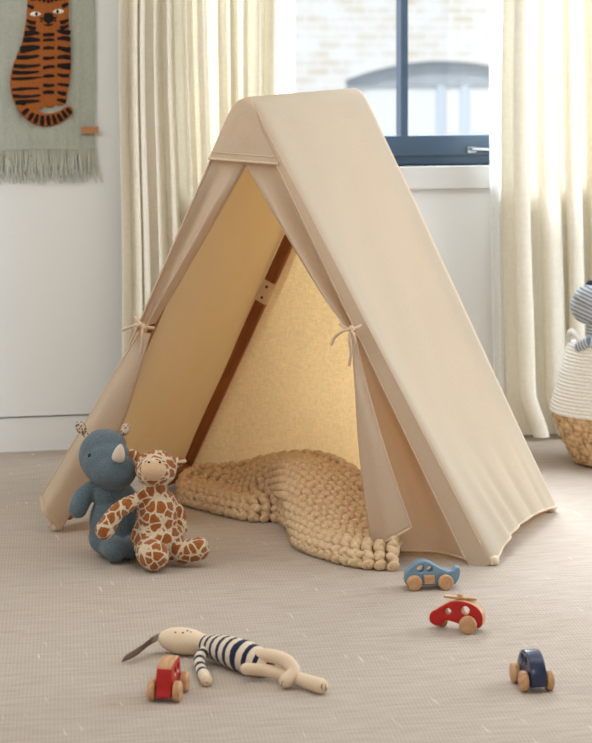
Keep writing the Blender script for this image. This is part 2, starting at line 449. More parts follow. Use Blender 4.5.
# brick wall with an arched opening
ar = arch()
ZB, ZT = 0, 11
def quad(bm, pts): bm.faces.new([bm.verts.new((x, y, z)) for x, y, z in pts])
zo = azb+3-2.0
A3 = [(x, z+3) for x, z in ar]
quad(bm, [(-9, 0, ZB), (ax0, 0, ZB), (ax0, 0, ZT), (-9, 0, ZT)]); quad(bm, [(ax1, 0, ZB), (9, 0, ZB), (9, 0, ZT), (ax1, 0, ZT)])
quad(bm, [(ax0, 0, ZB), (ax1, 0, ZB), (ax1, 0, zo), (ax0, 0, zo)])
for (xa, za), (xb, zb_) in zip(A3, A3[1:]):
    quad(bm, [(xa, 0, za), (xb, 0, zb_), (xb, 0, ZT), (xa, 0, ZT)])
    quad(bm, [(xa, 0, za), (xb, 0, zb_), (xb, .25, zb_), (xa, .25, za)])
quad(bm, [(ax0, 0, zo), (ax0, .25, zo), (ax0, .25, A3[0][1]), (ax0, 0, A3[0][1])])
quad(bm, [(ax1, 0, zo), (ax1, .25, zo), (ax1, .25, A3[-1][1]), (ax1, 0, A3[-1][1])])
quad(bm, [(ax0, 0, zo), (ax1, 0, zo), (ax1, .25, zo), (ax0, .25, zo)])
bm_obj('brick_wall', bm, 'brick', bld, smooth=False, world=False)
lb = bmesh.new()
for (xa, za), (xb, zb_) in zip(A3, A3[1:]):
    quad(lb, [(xa, .10, azb+3), (xb, .10, azb+3), (xb, .10, zb_), (xa, .10, za)])
    quad(lb, [(xa, .10, azb+3), (xb, .10, azb+3), (xb, .24, azb+3), (xa, .24, azb+3)])
bm_obj('arch_lintel', lb, 'lintel', bld, smooth=False, world=False)
wb = bmesh.new(); box(wb, (ax0, .13, zo), (ax1, .19, azb+3)); bm_obj('window_blind', wb, 'ceiling', bld, smooth=False, world=False)
wb = bmesh.new()
for a, b in ((440, 448), (464, 472), (346, 352), (530, 536)):
    box(wb, (fs(a), .09, zo), (fs(b), .14, azb+3))
bm_obj('window_frame', wb, 'paleframe', bld, smooth=False, world=False)
bm = bmesh.new(); box(bm, (-30, .3, -3.2), (30, FO+.3, -3.0)); o = wall_obj('ground', bm, 'ground', smooth=False); structure(o)

# ------------------------------------------------------------------ curtains
def curtain(name, label, spec, seed, pleats, off=.13, lining=None):
    rnd = random.Random(seed)
    n, mz = 520, 60
    ph = [rnd.uniform(0, 6.28) for _ in range(8)]
    warp = [rnd.uniform(-.35, .35) for _ in range(pleats+3)]
    rows = []
    for j in range(mz+1):
        v = j/mz; z = 2.45*(1-v)+.012*v
        a, b = spec(z)
        row = []
        for i in range(n+1):
            u = i/n
            x = u*pleats; k = int(x); f = x-k
            w = u*pleats+warp[k]*(1-f)+warp[k+1]*f
            amp = .036*(1+.35*math.sin(1.3*w+ph[0]))*(.8+.35*v)
            y = amp*math.sin(2*PI*w)+.012*math.sin(4*PI*w+ph[1])*math.sin(w+ph[2])
            y += .012*math.sin(2.1*u*PI+ph[3]+2.2*v)+.006*v*math.sin(9*u+7*v+ph[4])
            xx = a+(b-a)*u+.016*math.sin(4*PI*w+ph[5])*(.6+.4*v)
            row.append(Vector((xx+.008*math.sin(5*v+u*7+ph[6]), -off+y, z)))
        rows.append(row)
    bm = bmesh.new(); grid(bm, rows)
    o = wall_obj(name, bm, 'curtain')
    lr = []
    for j in range(mz+1):
        v = j/mz; z = 2.45*(1-v)+.014*v; a, b = lining(z)
        lr.append([Vector((a+(b-a)*i/60, -off+.05+.014*math.sin(i/60*17+ph[2]+.8*v)+.005*math.sin(i*.7+3*v), z)) for i in range(61)])
    bm = bmesh.new(); grid(bm, lr); bm_obj('sheer_lining', bm, 'sheer', o, world=False)['label'] = 'white sheer lining showing past the edge'
    return tag(o, label, 'curtain', 'window curtains')
zt, zmid = wz(122, 0, .13), wz(122, 310, .13)
a0, a1, b1 = ws(119, .13), ws(127, .13), ws(274, .13)
def left_spec(z): 
    t = sstep(zt, zmid, z) if zt < zmid else 1-sstep(zmid, zt, z)
    return a0+(a1-a0)*t, b1
curtain('curtain', 'cream linen curtain hanging behind the tent, between tiger tapestry and window', left_spec, 3, 11, .13, lambda z: (ws(255, .08), ws(296, .08)))
ra, rb_, rc = ws(509, .15), ws(513, .15), ws(527, .15)
zr1, zr2 = wz(495, 200, .15), wz(505, 400, .15)
def right_spec(z):
    t = 1-sstep(zr2, zr1+.35, z)
    e = 1-sstep(0, .16, z)
    return ra+(rb_-ra)*t+(rc-rb_)*e, ws(720, .15)
curtain('curtain', 'cream linen curtain behind the rope basket, at the right side of the window', right_spec, 11, 10, .15, lambda z: (right_spec(z)[0]-.046, right_spec(z)[0]+.05))

# ------------------------------------------------------------------ tapestry with a tiger
TO = .012
tp = empty('wall_tapestry', (0, 0, 0), 'sage green woven wall tapestry with a tufted orange tiger and fringe', 'tapestry')
tp.location = W0; tp.rotation_euler = (0, 0, TH)
def tq(px, py): return ws(px, TO), wz(px, py, TO)
tx0, tx1 = tq(-14, 0)[0], tq(95, 0)[0]; tz0, tz1 = tq(96, 150)[1], tq(96, -95)[1]
rows = [[Vector((tx0+(tx1-tx0)*i/60, -TO-.004*math.sin(i*.21)*math.sin(j*.13)-.0015*math.sin(i*.9), tz0+(tz1-tz0)*j/80)) for i in range(61)] for j in range(81)]
bm = bmesh.new(); grid(bm, rows)
rows = [[Vector((p.x, p.y+.006, p.z)) for p in r] for r in rows]; grid(bm, [r[::-1] for r in rows])
bm_obj('woven_panel', bm, 'tapestry', tp, world=False)
def cp(x, y): return tq(x/3.908, y/3.908)      # drawn on an enlarged view
def relief(outl, th, smooth=True, n=5):
    pl = [cp(*p) for p in outl]
    if smooth: pl = smooth_loop(pl, n)
    b = profile_mesh(pl, [], th, min(.0035, th*.45), 2)
    return b
outl = [(108, -10), (112, -48), (125, -72), (142, -60), (165, -66), (190, -70), (215, -66), (240, -60), (258, -72), (268, -46), (268, 10), (268, 100), (274, 180), (277, 250), (271, 320), (262, 372), (257, 400), (243, 411), (226, 412), (216, 409),
        (205, 418), (188, 420), (172, 416), (160, 424), (150, 433), (172, 442), (200, 442), (232, 432), (250, 420), (266, 414), (279, 420), (283, 436), (270, 456), (243, 475), (205, 491), (165, 494), (125, 482), (88, 454), (62, 414), (46, 378), (39, 320), (46, 268), (64, 218), (82, 175), (92, 130), (102, 70)]
def shift_y(b, dy):
    bmesh.ops.translate(b, verts=b.verts[:], vec=(0, dy, 0)); return b
fig = bm_obj('tiger_figure', shift_y(relief(outl, .012), -TO-.006), 'tiger', tp, world=False, sharp=50)
def merge_into(dst, b):
    me = bpy.data.meshes.new('t'); b.to_mesh(me); b.free(); dst.from_mesh(me); bpy.data.meshes.remove(me)
stripes = bmesh.new()
def stripe(p, q, w0, w1, bend=0):
    """tapering stroke from p to q"""
    p, q = Vector(p), Vector(q); d = q-p; nrm = Vector((-d.y, d.x)).normalized(); L = []; R = []
    for k in range(7):
        t = k/6; c = p.lerp(q, t)+nrm*bend*math.sin(PI*t); w = (w0+(w1-w0)*t)/2*(.75+.25*math.sin(PI*t))+random.uniform(-.6, .6)
        w *= 1.85
        L.append(c+nrm*w); R.append(c-nrm*w)
    b = relief([tuple(x) for x in L+R[::-1]], .005, False)
    shift_y(b, -TO-.0128); merge_into(stripes, b)
def left_edge(y):
    ks = [(-40, 112), (60, 103), (130, 93), (175, 83), (218, 65), (268, 47), (320, 40), (378, 47), (414, 62)]
    for (a, xa), (b, xb) in zip(ks, ks[1:]):
        if a <= y <= b: return xa+(xb-xa)*(y-a)/(b-a)
    return 65
for y, w in ((133, 15), (158, 14), (194, 19), (226, 12), (258, 11), (282, 10), (306, 8), (350, 9), (376, 9), (402, 12)):
    stripe((left_edge(y)+1, y+random.uniform(-2, 2)), (158+random.uniform(-8, 5), y-2+random.uniform(-9, 3)), w, w*.5, random.uniform(-3, 5))
for y in (134, 159, 192, 228, 264, 296, 330, 364): stripe((166, y+random.uniform(-3, 3)), (211, y+random.uniform(-5, 2)), 8, 7, random.uniform(-3, 3))
for y, w in ((128, 12), (156, 12), (192, 14), (228, 13), (258, 17), (296, 10), (333, 9), (364, 11), (394, 10)):
    xr = 276 if y < 280 else 270 if y < 345 else 258
    stripe((xr-2, y+random.uniform(-3, 5)), (221, y-6+random.uniform(-4, 4)), w, w*.55, random.uniform(-4, 4))
for p, q in (((110, 425), (86, 446)), ((128, 440), (110, 470)), ((146, 446), (134, 482)), ((164, 450), (162, 492)), ((184, 450), (190, 490)), ((204, 448), (216, 484)), ((222, 444), (240, 472)), ((240, 432), (258, 460)), ((258, 422), (276, 444)), ((75, 400), (98, 405))):
    stripe(p, q, 8, 10)
for x0, x1 in ((130, 138), (150, 154), (168, 170), (185, 186), (203, 200), (222, 216), (240, 232)): stripe((x0, -58), (x1, 12+abs(185-x0)*-.2), 5, 8)
for y in (84, 106): 
    stripe((101, y-6), (138, y+6), 6, 11, 3); stripe((267, y-8), (232, y+4), 6, 11, -3)
stripe((104, 20), (130, 32), 6, 10); stripe((266, 14), (240, 26), 6, 10); stripe((108, -14), (128, 0), 6, 8); stripe((266, -18), (246, -4), 6, 8)
b = relief([(170, 58), (180, 50), (200, 52), (206, 62), (205, 80), (192, 90), (178, 88), (168, 76)], .006); shift_y(b, -TO-.0128); merge_into(stripes, b)
for p, q in (((186, 86), (186, 100)), ((186, 100), (170, 96)), ((186, 100), (206, 94)), ((166, 74), (152, 70)), ((166, 82), (154, 84)), ((206, 72), (220, 68)), ((206, 80), (219, 82))): stripe(p, q, 4, 3)
bm_obj('stripe_tufting', stripes, 'tigerblack', fig, world=False, sharp=50)['label'] = 'black tufted stripes and nose'
for (x, y, s) in ((136, 55, 1), (226, 45, -1)):
    b = relief([(x-22, y+1), (x-8, y-9), (x+10, y-9), (x+22, y), (x+8, y+8), (x-10, y+8)], .005); shift_y(b, -TO-.0130)
    eye = bm_obj('tiger_eye', b, 'tigerwhite', fig, world=False, sharp=50); eye['label'] = 'white tufted eye'
    b = relief([(x+4*s-6, y), (x+4*s, y-9), (x+4*s+6, y), (x+4*s, y+8)], .004); shift_y(b, -TO-.0160); merge_into_me = b
    me = bpy.data.meshes.new('p'); b.to_mesh(me); b.free()
    base = len(eye.data.vertices)
    bb2 = bmesh.new(); bb2.from_mesh(eye.data); nf = len(bb2.faces); bb2.from_mesh(me); bb2.faces.ensure_lookup_table()
    for f in bb2.faces[nf:]: f.material_index = 1
    eye.data.materials.append(M['tigerblack']); bb2.to_mesh(eye.data); bb2.free()
fr = bmesh.new()
for k in range(120):
    x = tx0+(tx1-tx0)*(k+.5)/120; L = .088+random.uniform(-.012, .012); dx = random.gauss(0, .006); y = -TO-random.uniform(-.003, .008)
    tube(fr, [(x, -TO, tz0+.004), (x+dx*.3, y, tz0-L*.35), (x+dx+.004*math.sin(k*1.3), y-.002, tz0-L*.7), (x+dx*1.6, y, tz0-L)], [.0022, .0024, .002, .0012], 5)
tag(bm_obj('fringe', fr, 'fringe', tp, world=False), kind='stuff')
lx0, lz0 = tq(81, 133.5); lx1, lz1 = tq(98, 126.5)
bm = bmesh.new(); box(bm, (lx0, -TO-.012, lz0), (lx1, -TO-.007, lz1)); bevel(bm, .0015); bm_obj('leather_tag', bm, 'leather', tp, world=False, sharp=40)

# ------------------------------------------------------------------ tent
FA, FB, FC, FD = FZ(48, 531), FZ(497, 566), FZ(556, 512), FZ(182, 479)
TF = U(245.5, 76, 5.87); TG = U(353, 69, 6.50)
tent = empty('play_tent', (0, 0, 0), 'beige canvas A-frame play tent with tied-back front flaps', 'tent')
tent.location = (FA+FB+FC+FD)/4
NF = (FB-FA).cross(TF-FA).normalized()
if NF.y > 0: NF = -NF                       # towards the camera
def FP(px, py, off=0.0):
    d = U(px, py, 1.0)-Vector((0, 0, HC)); o = Vector((0, 0, HC))
    return o+d*(((FA+NF*off)-o).dot(NF)/d.dot(NF))
RND = .09
def section(u, v):
    """point of the side cloth: u from front to back, v from left hem (-1) over the ridge (0) to right hem (1)"""
    ap = TF.lerp(TG, u); L = FA.lerp(FD, u); R = FB.lerp(FC, u)
    L = L+Vector((0, 0, .012)); R = R+Vector((0, 0, .013))
    a = abs(v)
    if a >= RND: return ap.lerp(L if v < 0 else R, a)
    t = (v/RND+1)/2
    p0, p2 = ap.lerp(L, RND), ap.lerp(R, RND)
    return p0*(1-t)**2+ap*2*t*(1-t)+p2*t*t
def vlist():
    out = [-1+k*(1-RND)/70 for k in range(70)]+[-RND+2*RND*k/16 for k in range(17)]+[RND+(k+1)*(1-RND)/70 for k in range(70)]
    return out
VS = vlist()
def out_normal(u, v):
    e = .004
    tv = section(u, min(1, v+e))-section(u, max(-1, v-e)); tu = section(min(1, u+e), v)-section(max(0, u-e), v)
    n = tv.cross(tu).normalized()
    if n.z < 0: n = -n
    return n
def inward(v):
    e = .004; t = (section(0, min(1, v+e))-section(0, max(-1, v-e))).normalized()
    n = NF.cross(t).normalized()
    c = (FA+FB+TF)/3
    if n.dot(c-section(0, v)) < 0: n = -n
    return n
def hem_v(v, u):
    """the hems arch up between the feet"""
    lift = (.022 if v > 0 else .05)*max(0, math.sin(PI*min(1, max(0, u))))**.9
    return v*(1-lift*sstep(.55, 1, abs(v)))
UD = [0, .012, .03, .055, .09]+[.12+.88*k/46 for k in range(47)]
rows = []
for v in VS:
    inn = inward(v); row = []
    w = .006+(.018+.042*abs(v))*sstep(-.05, .12, v)
    r = .005+.011*sstep(-.05, .12, v)
    c0 = section(0, hem_v(v, 0)); n0 = out_normal(0.02, v)
    for k in range(5): row.append(c0+NF*r*.6+inn*(w-(w-r)*k/4))
    for u in UD:
        p = section(u, hem_v(v, u)); n = out_normal(min(.98, max(.02, u)), v); a = abs(v)
        dn = 0
        if a > RND:
            sag = math.sin(PI*min(1, max(0, u))**.75)*math.sin(PI*min(1, max(0, (a-RND)/(1-RND))))
            dn -= .048*sag
            sgn = 1 if v > 0 else -1
            nz = noise.noise(Vector((u*2.2+7*sgn, a*1.7, 3)))
            dn += .010*nz*sstep(.08, .3, a)*sstep(0, .15, u)
            dn += .0045*noise.noise(Vector((u*6+3*a*sgn, a*3.2, 9+sgn)))*sstep(0, .1, u)
            g = sstep(.80, .98, a)
            dn += .0065*g*math.sin(u*38+4*noise.noise(Vector((u*7, 2, 1)))+5*a)*math.sin(PI*u)
        if u < .055:
            q = u/.055; dn -= r*(1-math.sqrt(max(0, 1-(1-q)**2)))*.9
        row.append(p+n*dn+(NF*r*.6*(1-sstep(0, .03, u))))
    # short return at the back edge
    ri = row[-1]; rows.append(row+[ri+inn*.02-NF*.003, ri+inn*.05-NF*.004])
bm = bmesh.new(); grid(bm, rows)
cover = bm_obj('canvas_cover', bm, 'canvas', tent)
bm = bmesh.new()
for e in (0, -1):
    bm = bmesh.new(); tube(bm, [p+Vector((0, 0, -.001)) for p in rows[e][5:-2]], .0032, 8)
    bm_obj('hem_piping', bm, 'piping', cover)
bm = bmesh.new()
tube(bm, [r[0]+NF*.001 for r in rows[2:-2]], .0022, 6)
tube(bm, [r[5]+NF*.0006 for r in rows[70:-3]], .0018, 6)
bm_obj('edge_piping', bm, 'piping', cover)
# back panel
bm = bmesh.new(); rr = []
for j in range(41):
    t = j/40
    v = .02+.98*t
    def edge_pt(sg):
        e = .004; tt = (section(1, min(1, sg*v+e))-section(1, max(-1, sg*v-e))).normalized()
        n = NF.cross(tt).normalized(); c = (FC+FD+TG)/3; p = section(1, sg*v)
        return p+(n if n.dot(c-p) > 0 else -n)*.007+NF*.014
    l = edge_pt(-1); r = edge_pt(1)
    rr.append([l.lerp(r, i/40)+NF*(-.018*math.sin(PI*i/40)*math.sin(PI*t)+.006*noise.noise(Vector((i*.09, t*3, 5)))) for i in range(41)])
grid(bm, rr); bm_obj('back_panel', bm, 'canvas_back', tent)
# header flap over the doorway
HV = .177
bm = bmesh.new(); hr = []
vs_h = [RND*.02+(HV-RND*.02)*k/24 for k in range(25)]
for v in vs_h:
    l = section(0, -v)+inward(-v)*.004+NF*.004; r = section(0, v)+inward(v)*(.024*sstep(.0, .13, v))
    hr.append([l.lerp(r, i/24)+NF*(.012+.006*math.sin(PI*i/24)*(v/HV)+.003*noise.noise(Vector((i*.16, v*30, 2)))*math.sin(PI*i/24)) for i in range(25)])
grid(bm, hr)
hd = bm_obj('header_flap', bm, 'canvas', tent)
bm = bmesh.new(); tube(bm, [p+NF*.001 for p in hr[-1]], .003, 8); tube(bm, [p+NF*.0015 for p in hr[-3]], .0012, 6); bm_obj('hem_piping', bm, 'piping', hd)
# door flaps
def seam(v, off=0.0): return section(0, v)+inward(v)*((.016+.03*abs(v)) if v > 0 else .003)+NF*(off+(.004 if v < 0 else 0))
def flap(side):
    s = 1 if side == 'right' else -1
    bm = bmesh.new()
    VT = .545 if s > 0 else .560
    inner_keys = [(0, (244, 162)), (.35, (282, 228)), (.7, (320, 292)), (1, (344, 327))] if s > 0 else [(0, (246, 160)), (.35, (212, 222)), (.7, (174, 288)), (1, (152, 324))]
    up = []
    for j in range(41):
        t = j/40; v = HV-.02+(VT-HV+.02)*t
        O = seam(s*v, .0); ik = interp(inner_keys, t); I = FP(*ik, 0.0)
        row = []
        for i in range(29):
            q = i/28
            g = sstep(0, .35, t)
            d = .016*g*math.sin(PI*min(1, q*1.0))*0
            d = g*(.022*math.exp(-((q-.80)/.16)**2)-.016*math.exp(-((q-.42)/.2)**2))*(1-.5*sstep(.75, 1, t))+.004*math.sin(q*14+t*3)*g*(.4+.6*t)
            row.append(O.lerp(I, q)+NF*(d-.003))
        # rolled free edge turning back inside
        e = row[-1]; dr = (row[-1]-row[-2]).normalized()
        row += [e+dr*.004-NF*.006, e+dr*.003-NF*.014, e-dr*.01-NF*.02]
        up.append(row)
    if s > 0:
        Lk = [(0, (351, 333)), (.25, (354, 380)), (.55, (359, 455)), (1, (371, 550))]
        Ek = [(0, (355, 334)), (.2, (367, 385)), (.55, (388, 458)), (1, (411, 528))]
        offL, offE, mid = .018, .045, -.05
        foot = FB+Vector((0, 0, .02))
    else:
        Lk = [(0, (151, 333)), (.25, (138, 378)), (.5, (122, 425)), (.75, (94, 476)), (1, (61, 530))]
        Ek = [(0, (139, 333)), (.25, (114, 374)), (.5, (90, 415)), (1, (40, 497))]
        offL, offE, mid = .012, .030, -.012
        foot = FA+Vector((0, 0, .02))
    lo = []
    for j in range(49):
        t = j/48; v = VT+(.985-VT)*t
        O = seam(s*v, .0) if s < 0 else seam(s*v, .0)
        L = FP(*interp(Lk, t), offL*sstep(0, .4, t)); E = FP(*interp(Ek, t), .008+(offE-.008)*sstep(0, .6, t))
        row = []
        for i in range(33):
            q = i/32
            d = mid*math.sin(PI*q)*sstep(0, .5, t)+.006*math.sin(q*9+1)*t
            row.append(O.lerp(L, q)+NF*d)
        for i in range(1, 21):
            q = i/20
            d = .022*math.sin(PI*q)*sstep(0, .35, t)+(.005*math.sin(q*8+t*3))*t
            d += .012*math.sin(PI*min(1, q*4))*0
            row.append(L.lerp(E, q)+NF*d)
        lo.append(row)
    for r_ in up+lo:
        for p in r_:
            if p.z < .006: p.z = .006
    grid(bm, up); grid(bm, lo)
    o = bm_obj('door_flap', bm, 'canvas', tent)
    hb = bmesh.new()
    off = NF*.0008
    tube(hb, [p+off for p in lo[-1]], .0028, 6)
    tube(hb, [p+off for p in lo[-3][33:]], .001, 5); tube(hb, [r_[-1]+off for r_ in lo], .002, 6)
    bm_obj('hem_piping', hb, 'piping', o)
    # tie cord with a bow
    cb = bmesh.new()
    def path(ps, r=.0036):
        pts = [FP(x, y, o_) for x, y, o_ in ps]; out = []
        for k in range(41):
            out.append(Vector(interp([(i/(len(pts)-1), tuple(p)) for i, p in enumerate(pts)], k/40)))
        tube(cb, out, r, 8)
    if s > 0:
        path([(340, 324, .01), (346, 328, .034), (353, 329, .04), (361, 325, .02)], .004)
        path([(352, 329, .045), (343, 331, .06), (335, 337, .05), (331, 345, .045)])
        path([(351, 329, .045), (349, 340, .055), (351, 352, .05), (349, 366, .045)])
        path([(351, 330, .05), (354, 336, .058), (354, 343, .05), (352, 333, .048)], .003)
        ellipsoid(cb, FP(351.5, 329, .045), (.008, .008, .009), u=10, v=8)
    else:
        path([(135, 317, .015), (139, 322, .03), (146, 327, .04), (154, 328, .02)], .004)
        path([(143, 326, .045), (137, 325, .06), (130, 327, .05), (123, 330, .04)])
        path([(143, 327, .045), (142, 336, .055), (142, 345, .05), (140.5, 353, .045)])
        ellipsoid(cb, FP(143.5, 327, .045), (.008, .008, .009), u=10, v=8)
    bm_obj('tie_cord', cb, 'cord', o)
flap('left'); flap('right')
# wooden frame
def lumber(name, p, q, w=.030, t=.022, parent=tent, mat='polewood', facing=None):
    p, q = Vector(p), Vector(q); z = (q-p).normalized()
    x = (facing or NF).cross(z).normalized(); y = z.cross(x)
    L = (q-p).length
    mt = Matrix((x, y, z)).transposed().to_4x4()
    bm = bmesh.new(); box(bm, (-w/2, -t/2, 0), (w/2, t/2, L)); bevel(bm, .005, 3)
    o = bm_obj(name, bm, mat, parent, sharp=45, world=False)
    o.matrix_local = Matrix.Translation(p-tent.location) @ mt
    return o
inn = lambda v, k: inward(v)*k
UPZ = Vector((0, 0, 1))
cen = tent.location+Vector((0, 0, .45))
def pull(p, k): 
    d = cen-p; d.z = 0; return p+d.normalized()*k
lumber('frame_pole', section(0, -.985)+inward(-.985)*.012-NF*.07, section(0, -.11)+inward(-.11)*.024-NF*.03, .026)
lumber('frame_pole', section(0, .985)+inward(.985)*.030-NF*.04, section(0, .11)+inward(.11)*.060-NF*.05, .026)
pD0, pD1 = pull(FD, .02)+UPZ*.03, TG-UPZ*.10+NF*.03
bp = lumber('frame_pole', pD0, pD1)
lumber('frame_pole', pull(FC, .035)+UPZ*.03, TG-UPZ*.105+NF*.03)
lumber('ridge_pole', TF-UPZ*.088-NF*.02, TG-UPZ*.088+NF*.012, .028, .028, facing=UPZ)
lumber('corner_brace', pull(FD, .045)+UPZ*.032+(FA-FD).normalized()*.16, pull(FD, .045)+UPZ*.032, .026, .03, facing=UPZ)
lumber('ground_rail', pull(FB, .10)+UPZ*.032, pull(FC, .10)+UPZ*.032, .026, .03, facing=UPZ)
# joint sleeve with two bolts on the back pole
tj = None
best = 9e9
for k in range(101):
    p = pD0.lerp(pD1, k/100); py = HY+(HC-p.z)/p.y*FPX
    if abs(py-290) < best: best = abs(py-290); tj = k/100
Lp = (pD1-pD0).length
jb = bmesh.new(); box(jb, (-.0165, -.0125, tj*Lp-.032), (.0165, .0125, tj*Lp+.032)); bevel(jb, .003)
jo = bm_obj('pole_joint', jb, 'footwood', bp, sharp=45, world=False); jo['label'] = 'pale joint sleeve on the pole'
for dz in (-.018, .016):
    for sy in (-1, 1):
        bb3 = bmesh.new(); lathe(bb3, [(.0001, .0025), (.003, .002), (.0042, 0), (.0042, -.002)], 12)
        me_o = bm_obj('bolt', bb3, 'darkmetal', jo, world=False)
        me_o.matrix_local = Matrix.Translation((0, sy*.0125, tj*Lp+dz)) @ Matrix.Rotation(-sy*PI/2, 4, 'X')
for P, k in ((FA, .02), (FB, .012), (FC, .012), (FD, .03)):
    bm = bmesh.new(); c = pull(P, k)
    lathe(bm, [(.0001, 0), (.009, .0005), (.0135, .005), (.0145, .011), (.013, .017), (.010, .021), (.0001, .0215)], 24, c)
    bm_obj('foot', bm, 'footwood', tent)

# ------------------------------------------------------------------ chunky knitted blanket
G = [  # front row to back row: (place on the floor in the photograph, height above it)
 [(181, 505, .012), (215, 514, .012), (250, 522, .012), (284, 525, .012), (299, 549, .012), (328, 561, .012), (362, 569, .012), (394, 571, .012)],
 [(180, 501, .040), (214, 510, .040), (249, 518, .040), (281, 520, .045), (295, 542, .050), (327, 556, .042), (361, 564, .040), (395, 566, .038)],
 [(183, 497, .044), (218, 505, .030), (248, 512, .032), (275, 515, .065), (291, 532, .100), (328, 546, .060), (362, 556, .036), (397, 560, .032)],
 [(190, 494, .048), (226, 499, .028), (248, 504, .048), (274, 510, .105), (299, 523, .128), (334, 537, .085), (365, 547, .045), (400, 553, .036)],
 [(200, 491, .052), (235, 494, .048), (256, 499, .080), (285, 506, .122), (314, 516, .132), (342, 527, .105), (369, 537, .070), (402, 546, .048)],
 [(212, 489, .045), (242, 491, .058), (266, 495, .085), (298, 502, .115), (328, 509, .125), (356, 517, .108), (382, 526, .080), (405, 537, .055)]]
G3 = [[FZ(x, y, 0)+Vector((0, 0, h)) for x, y, h in r] for r in G]
def cr1(ps, t):
    n = len(ps)-1; i = min(int(t*n), n-1); f = t*n-i
    p0, p1, p2, p3 = ps[max(i-1, 0)], ps[i], ps[i+1], ps[min(i+2, n)]
    return .5*((2*p1)+(p2-p0)*f+(2*p0-5*p1+4*p2-p3)*f*f+(3*p1-p0-3*p2+p3)*f**3)
def S(a, b): return cr1([cr1(r, a) for r in G3], b)
bm = bmesh.new()
grid(bm, [[S(i/60, j/40)-Vector((0, 0, .022)) for i in range(61)] for j in range(41)])
grid(bm, [[Vector((*(S(i/60, j/40).xy), max(.003, S(i/60, j/40).z-.032))) for i in range(58, 1, -1)] for j in range(3, 39)])
def stitch(p, ta, n, L, W, T):
    y = n.cross(ta).normalized(); m = Matrix((ta, y, n)).transposed()
    ellipsoid(bm, p, (L, W, T), m, 12, 8)
NR = 9
for jr in range(NR):
    b = .015+.97*jr/(NR-1)
    # walk the row by arc length
    samp = [S(k/200, b) for k in range(201)]; acc = [0]
    for p, q in zip(samp, samp[1:]): acc.append(acc[-1]+(q-p).length)
    step = .030; n = int(acc[-1]/step); k = 0
    for i in range(n+1):
        target = (i+.5*(jr % 2)*.5)*step
        if target > acc[-1]: break
        while k < 199 and acc[k+1] < target: k += 1
        a = (k+(target-acc[k])/max(1e-6, acc[k+1]-acc[k]))/200
        a = min(.995, max(.005, a))
        p = S(a, b); ta = (S(min(1, a+.01), b)-S(max(0, a-.01), b)).normalized(); tb = (S(a, min(1, b+.01))-S(a, max(0, b-.01)))
        gap = tb.length/ (min(1, b+.01)-max(0, b-.01))/(NR-1); tb.normalize()
        n_ = ta.cross(tb).normalized()
        if n_.z < 0: n_ = -n_
        for sg in (-1, 1):
            dirv = (ta+tb*sg*-.55+n_*random.uniform(-.06, .06)).normalized()
            W = max(.0080, min(.0130, gap*.235))*random.uniform(.95, 1.05)
            q = p+tb*sg*gap*.25+n_*random.uniform(.001, .004)
            q.z = max(q.z, .012)
            nn = (n_-dirv*n_.dot(dirv)).normalized()
            stitch(q, dirv, nn, .0158*random.uniform(.93, 1.07), W, .0145)
# rounded selvedge of thick yarn round the edge
edge = [S(k/120, 0) for k in range(121)]+[S(1, k/60) for k in range(1, 61)]+[S(1-k/120, 1) for k in range(1, 121)]+[S(0, 1-k/60) for k in range(1, 61)]
acc = 0; last = edge[0]; nexts = 0; cenb = S(.5, .5)
for p, q in zip(edge, edge[1:]):
    acc += (q-p).length
    if acc >= nexts:
        nexts += .0255
        odd = int(nexts/.0255) % 2
        t = (q-p).normalized(); sd = UPZ.cross(t)
        for lev in (0, 1):
            dv = (t+sd*.25+UPZ*(.75 if lev == odd else -.55)).normalized()
            pp = p.copy()-sd*0; pp.z = max(.0125, pp.z)+lev*.017
            pp += (cenb-pp).normalized()*(.007*lev) if True else Vector()
            sdn = sd-dv*sd.dot(dv); sdn.normalize()
            stitch(pp, dv, sdn, .0138*random.uniform(.92, 1.1), .0098, .0112)
bl = own_origin(bm_obj('knitted_blanket', bm, 'wool'))
tag(bl, 'chunky knitted beige wool blanket crumpled on the carpet inside the tent', 'blanket')

# ------------------------------------------------------------------ plush rhino
def P_at(d0):
    return lambda px, py, dd=0.0: U(px, py, d0+dd)
Rr = P_at(5.74); sR = 5.74/FPX
rh = empty('plush_rhino', (U(112, 556, 5.74).x, 5.74, 0), 'slate blue plush rhino with cream horn, sitting against the tent', 'soft toy')
bm = bmesh.new()
ellipsoid(bm, Rr(114, 522), (25*sR, .055, 32*sR)); ellipsoid(bm, Rr(112, 537), (24*sR, .062, 19*sR)); ellipsoid(bm, Rr(110, 493), (19*sR, .045, 16*sR))
chain(bm, [Rr(108, 541, .0), Rr(111, 546, -.045), Rr(115, 549.5, -.075)], [.030, .029, .030])
chain(bm, [Rr(128, 541, .0), Rr(130, 546, -.03), Rr(131, 548, -.05)], [.030, .028, .028])
chain(bm, [Rr(95, 487, .0), Rr(84, 496, -.015), Rr(78, 509, -.025)], [.020, .024, .023])
chain(bm, [Rr(124, 490, .01), Rr(134, 505, .0), Rr(136, 520, -.01)], [.020, .022, .022])
ellipsoid(bm, Rr(102, 455, .0), (23.5*sR, .054, 26*sR), Euler((0, math.radians(10), 0)).to_matrix())
ellipsoid(bm, Rr(105, 446, .0), (22*sR, .05, 17*sR)); ellipsoid(bm, Rr(108, 463, -.022), (26*sR, .055, 23*sR)); ellipsoid(bm, Rr(113, 470, -.040), (24*sR, .052, 19.5*sR), Euler((0, math.radians(8), 0)).to_matrix())
body = bm_obj('body', fuse(bm, .0038, 8), 'rhino', rh)
hb = bmesh.new(); pr = [(.0001, .036), (.004, .034), (.0085, .026), (.0125, .015), (.0150, .004), (.015, -.006), (.0001, -.008)]
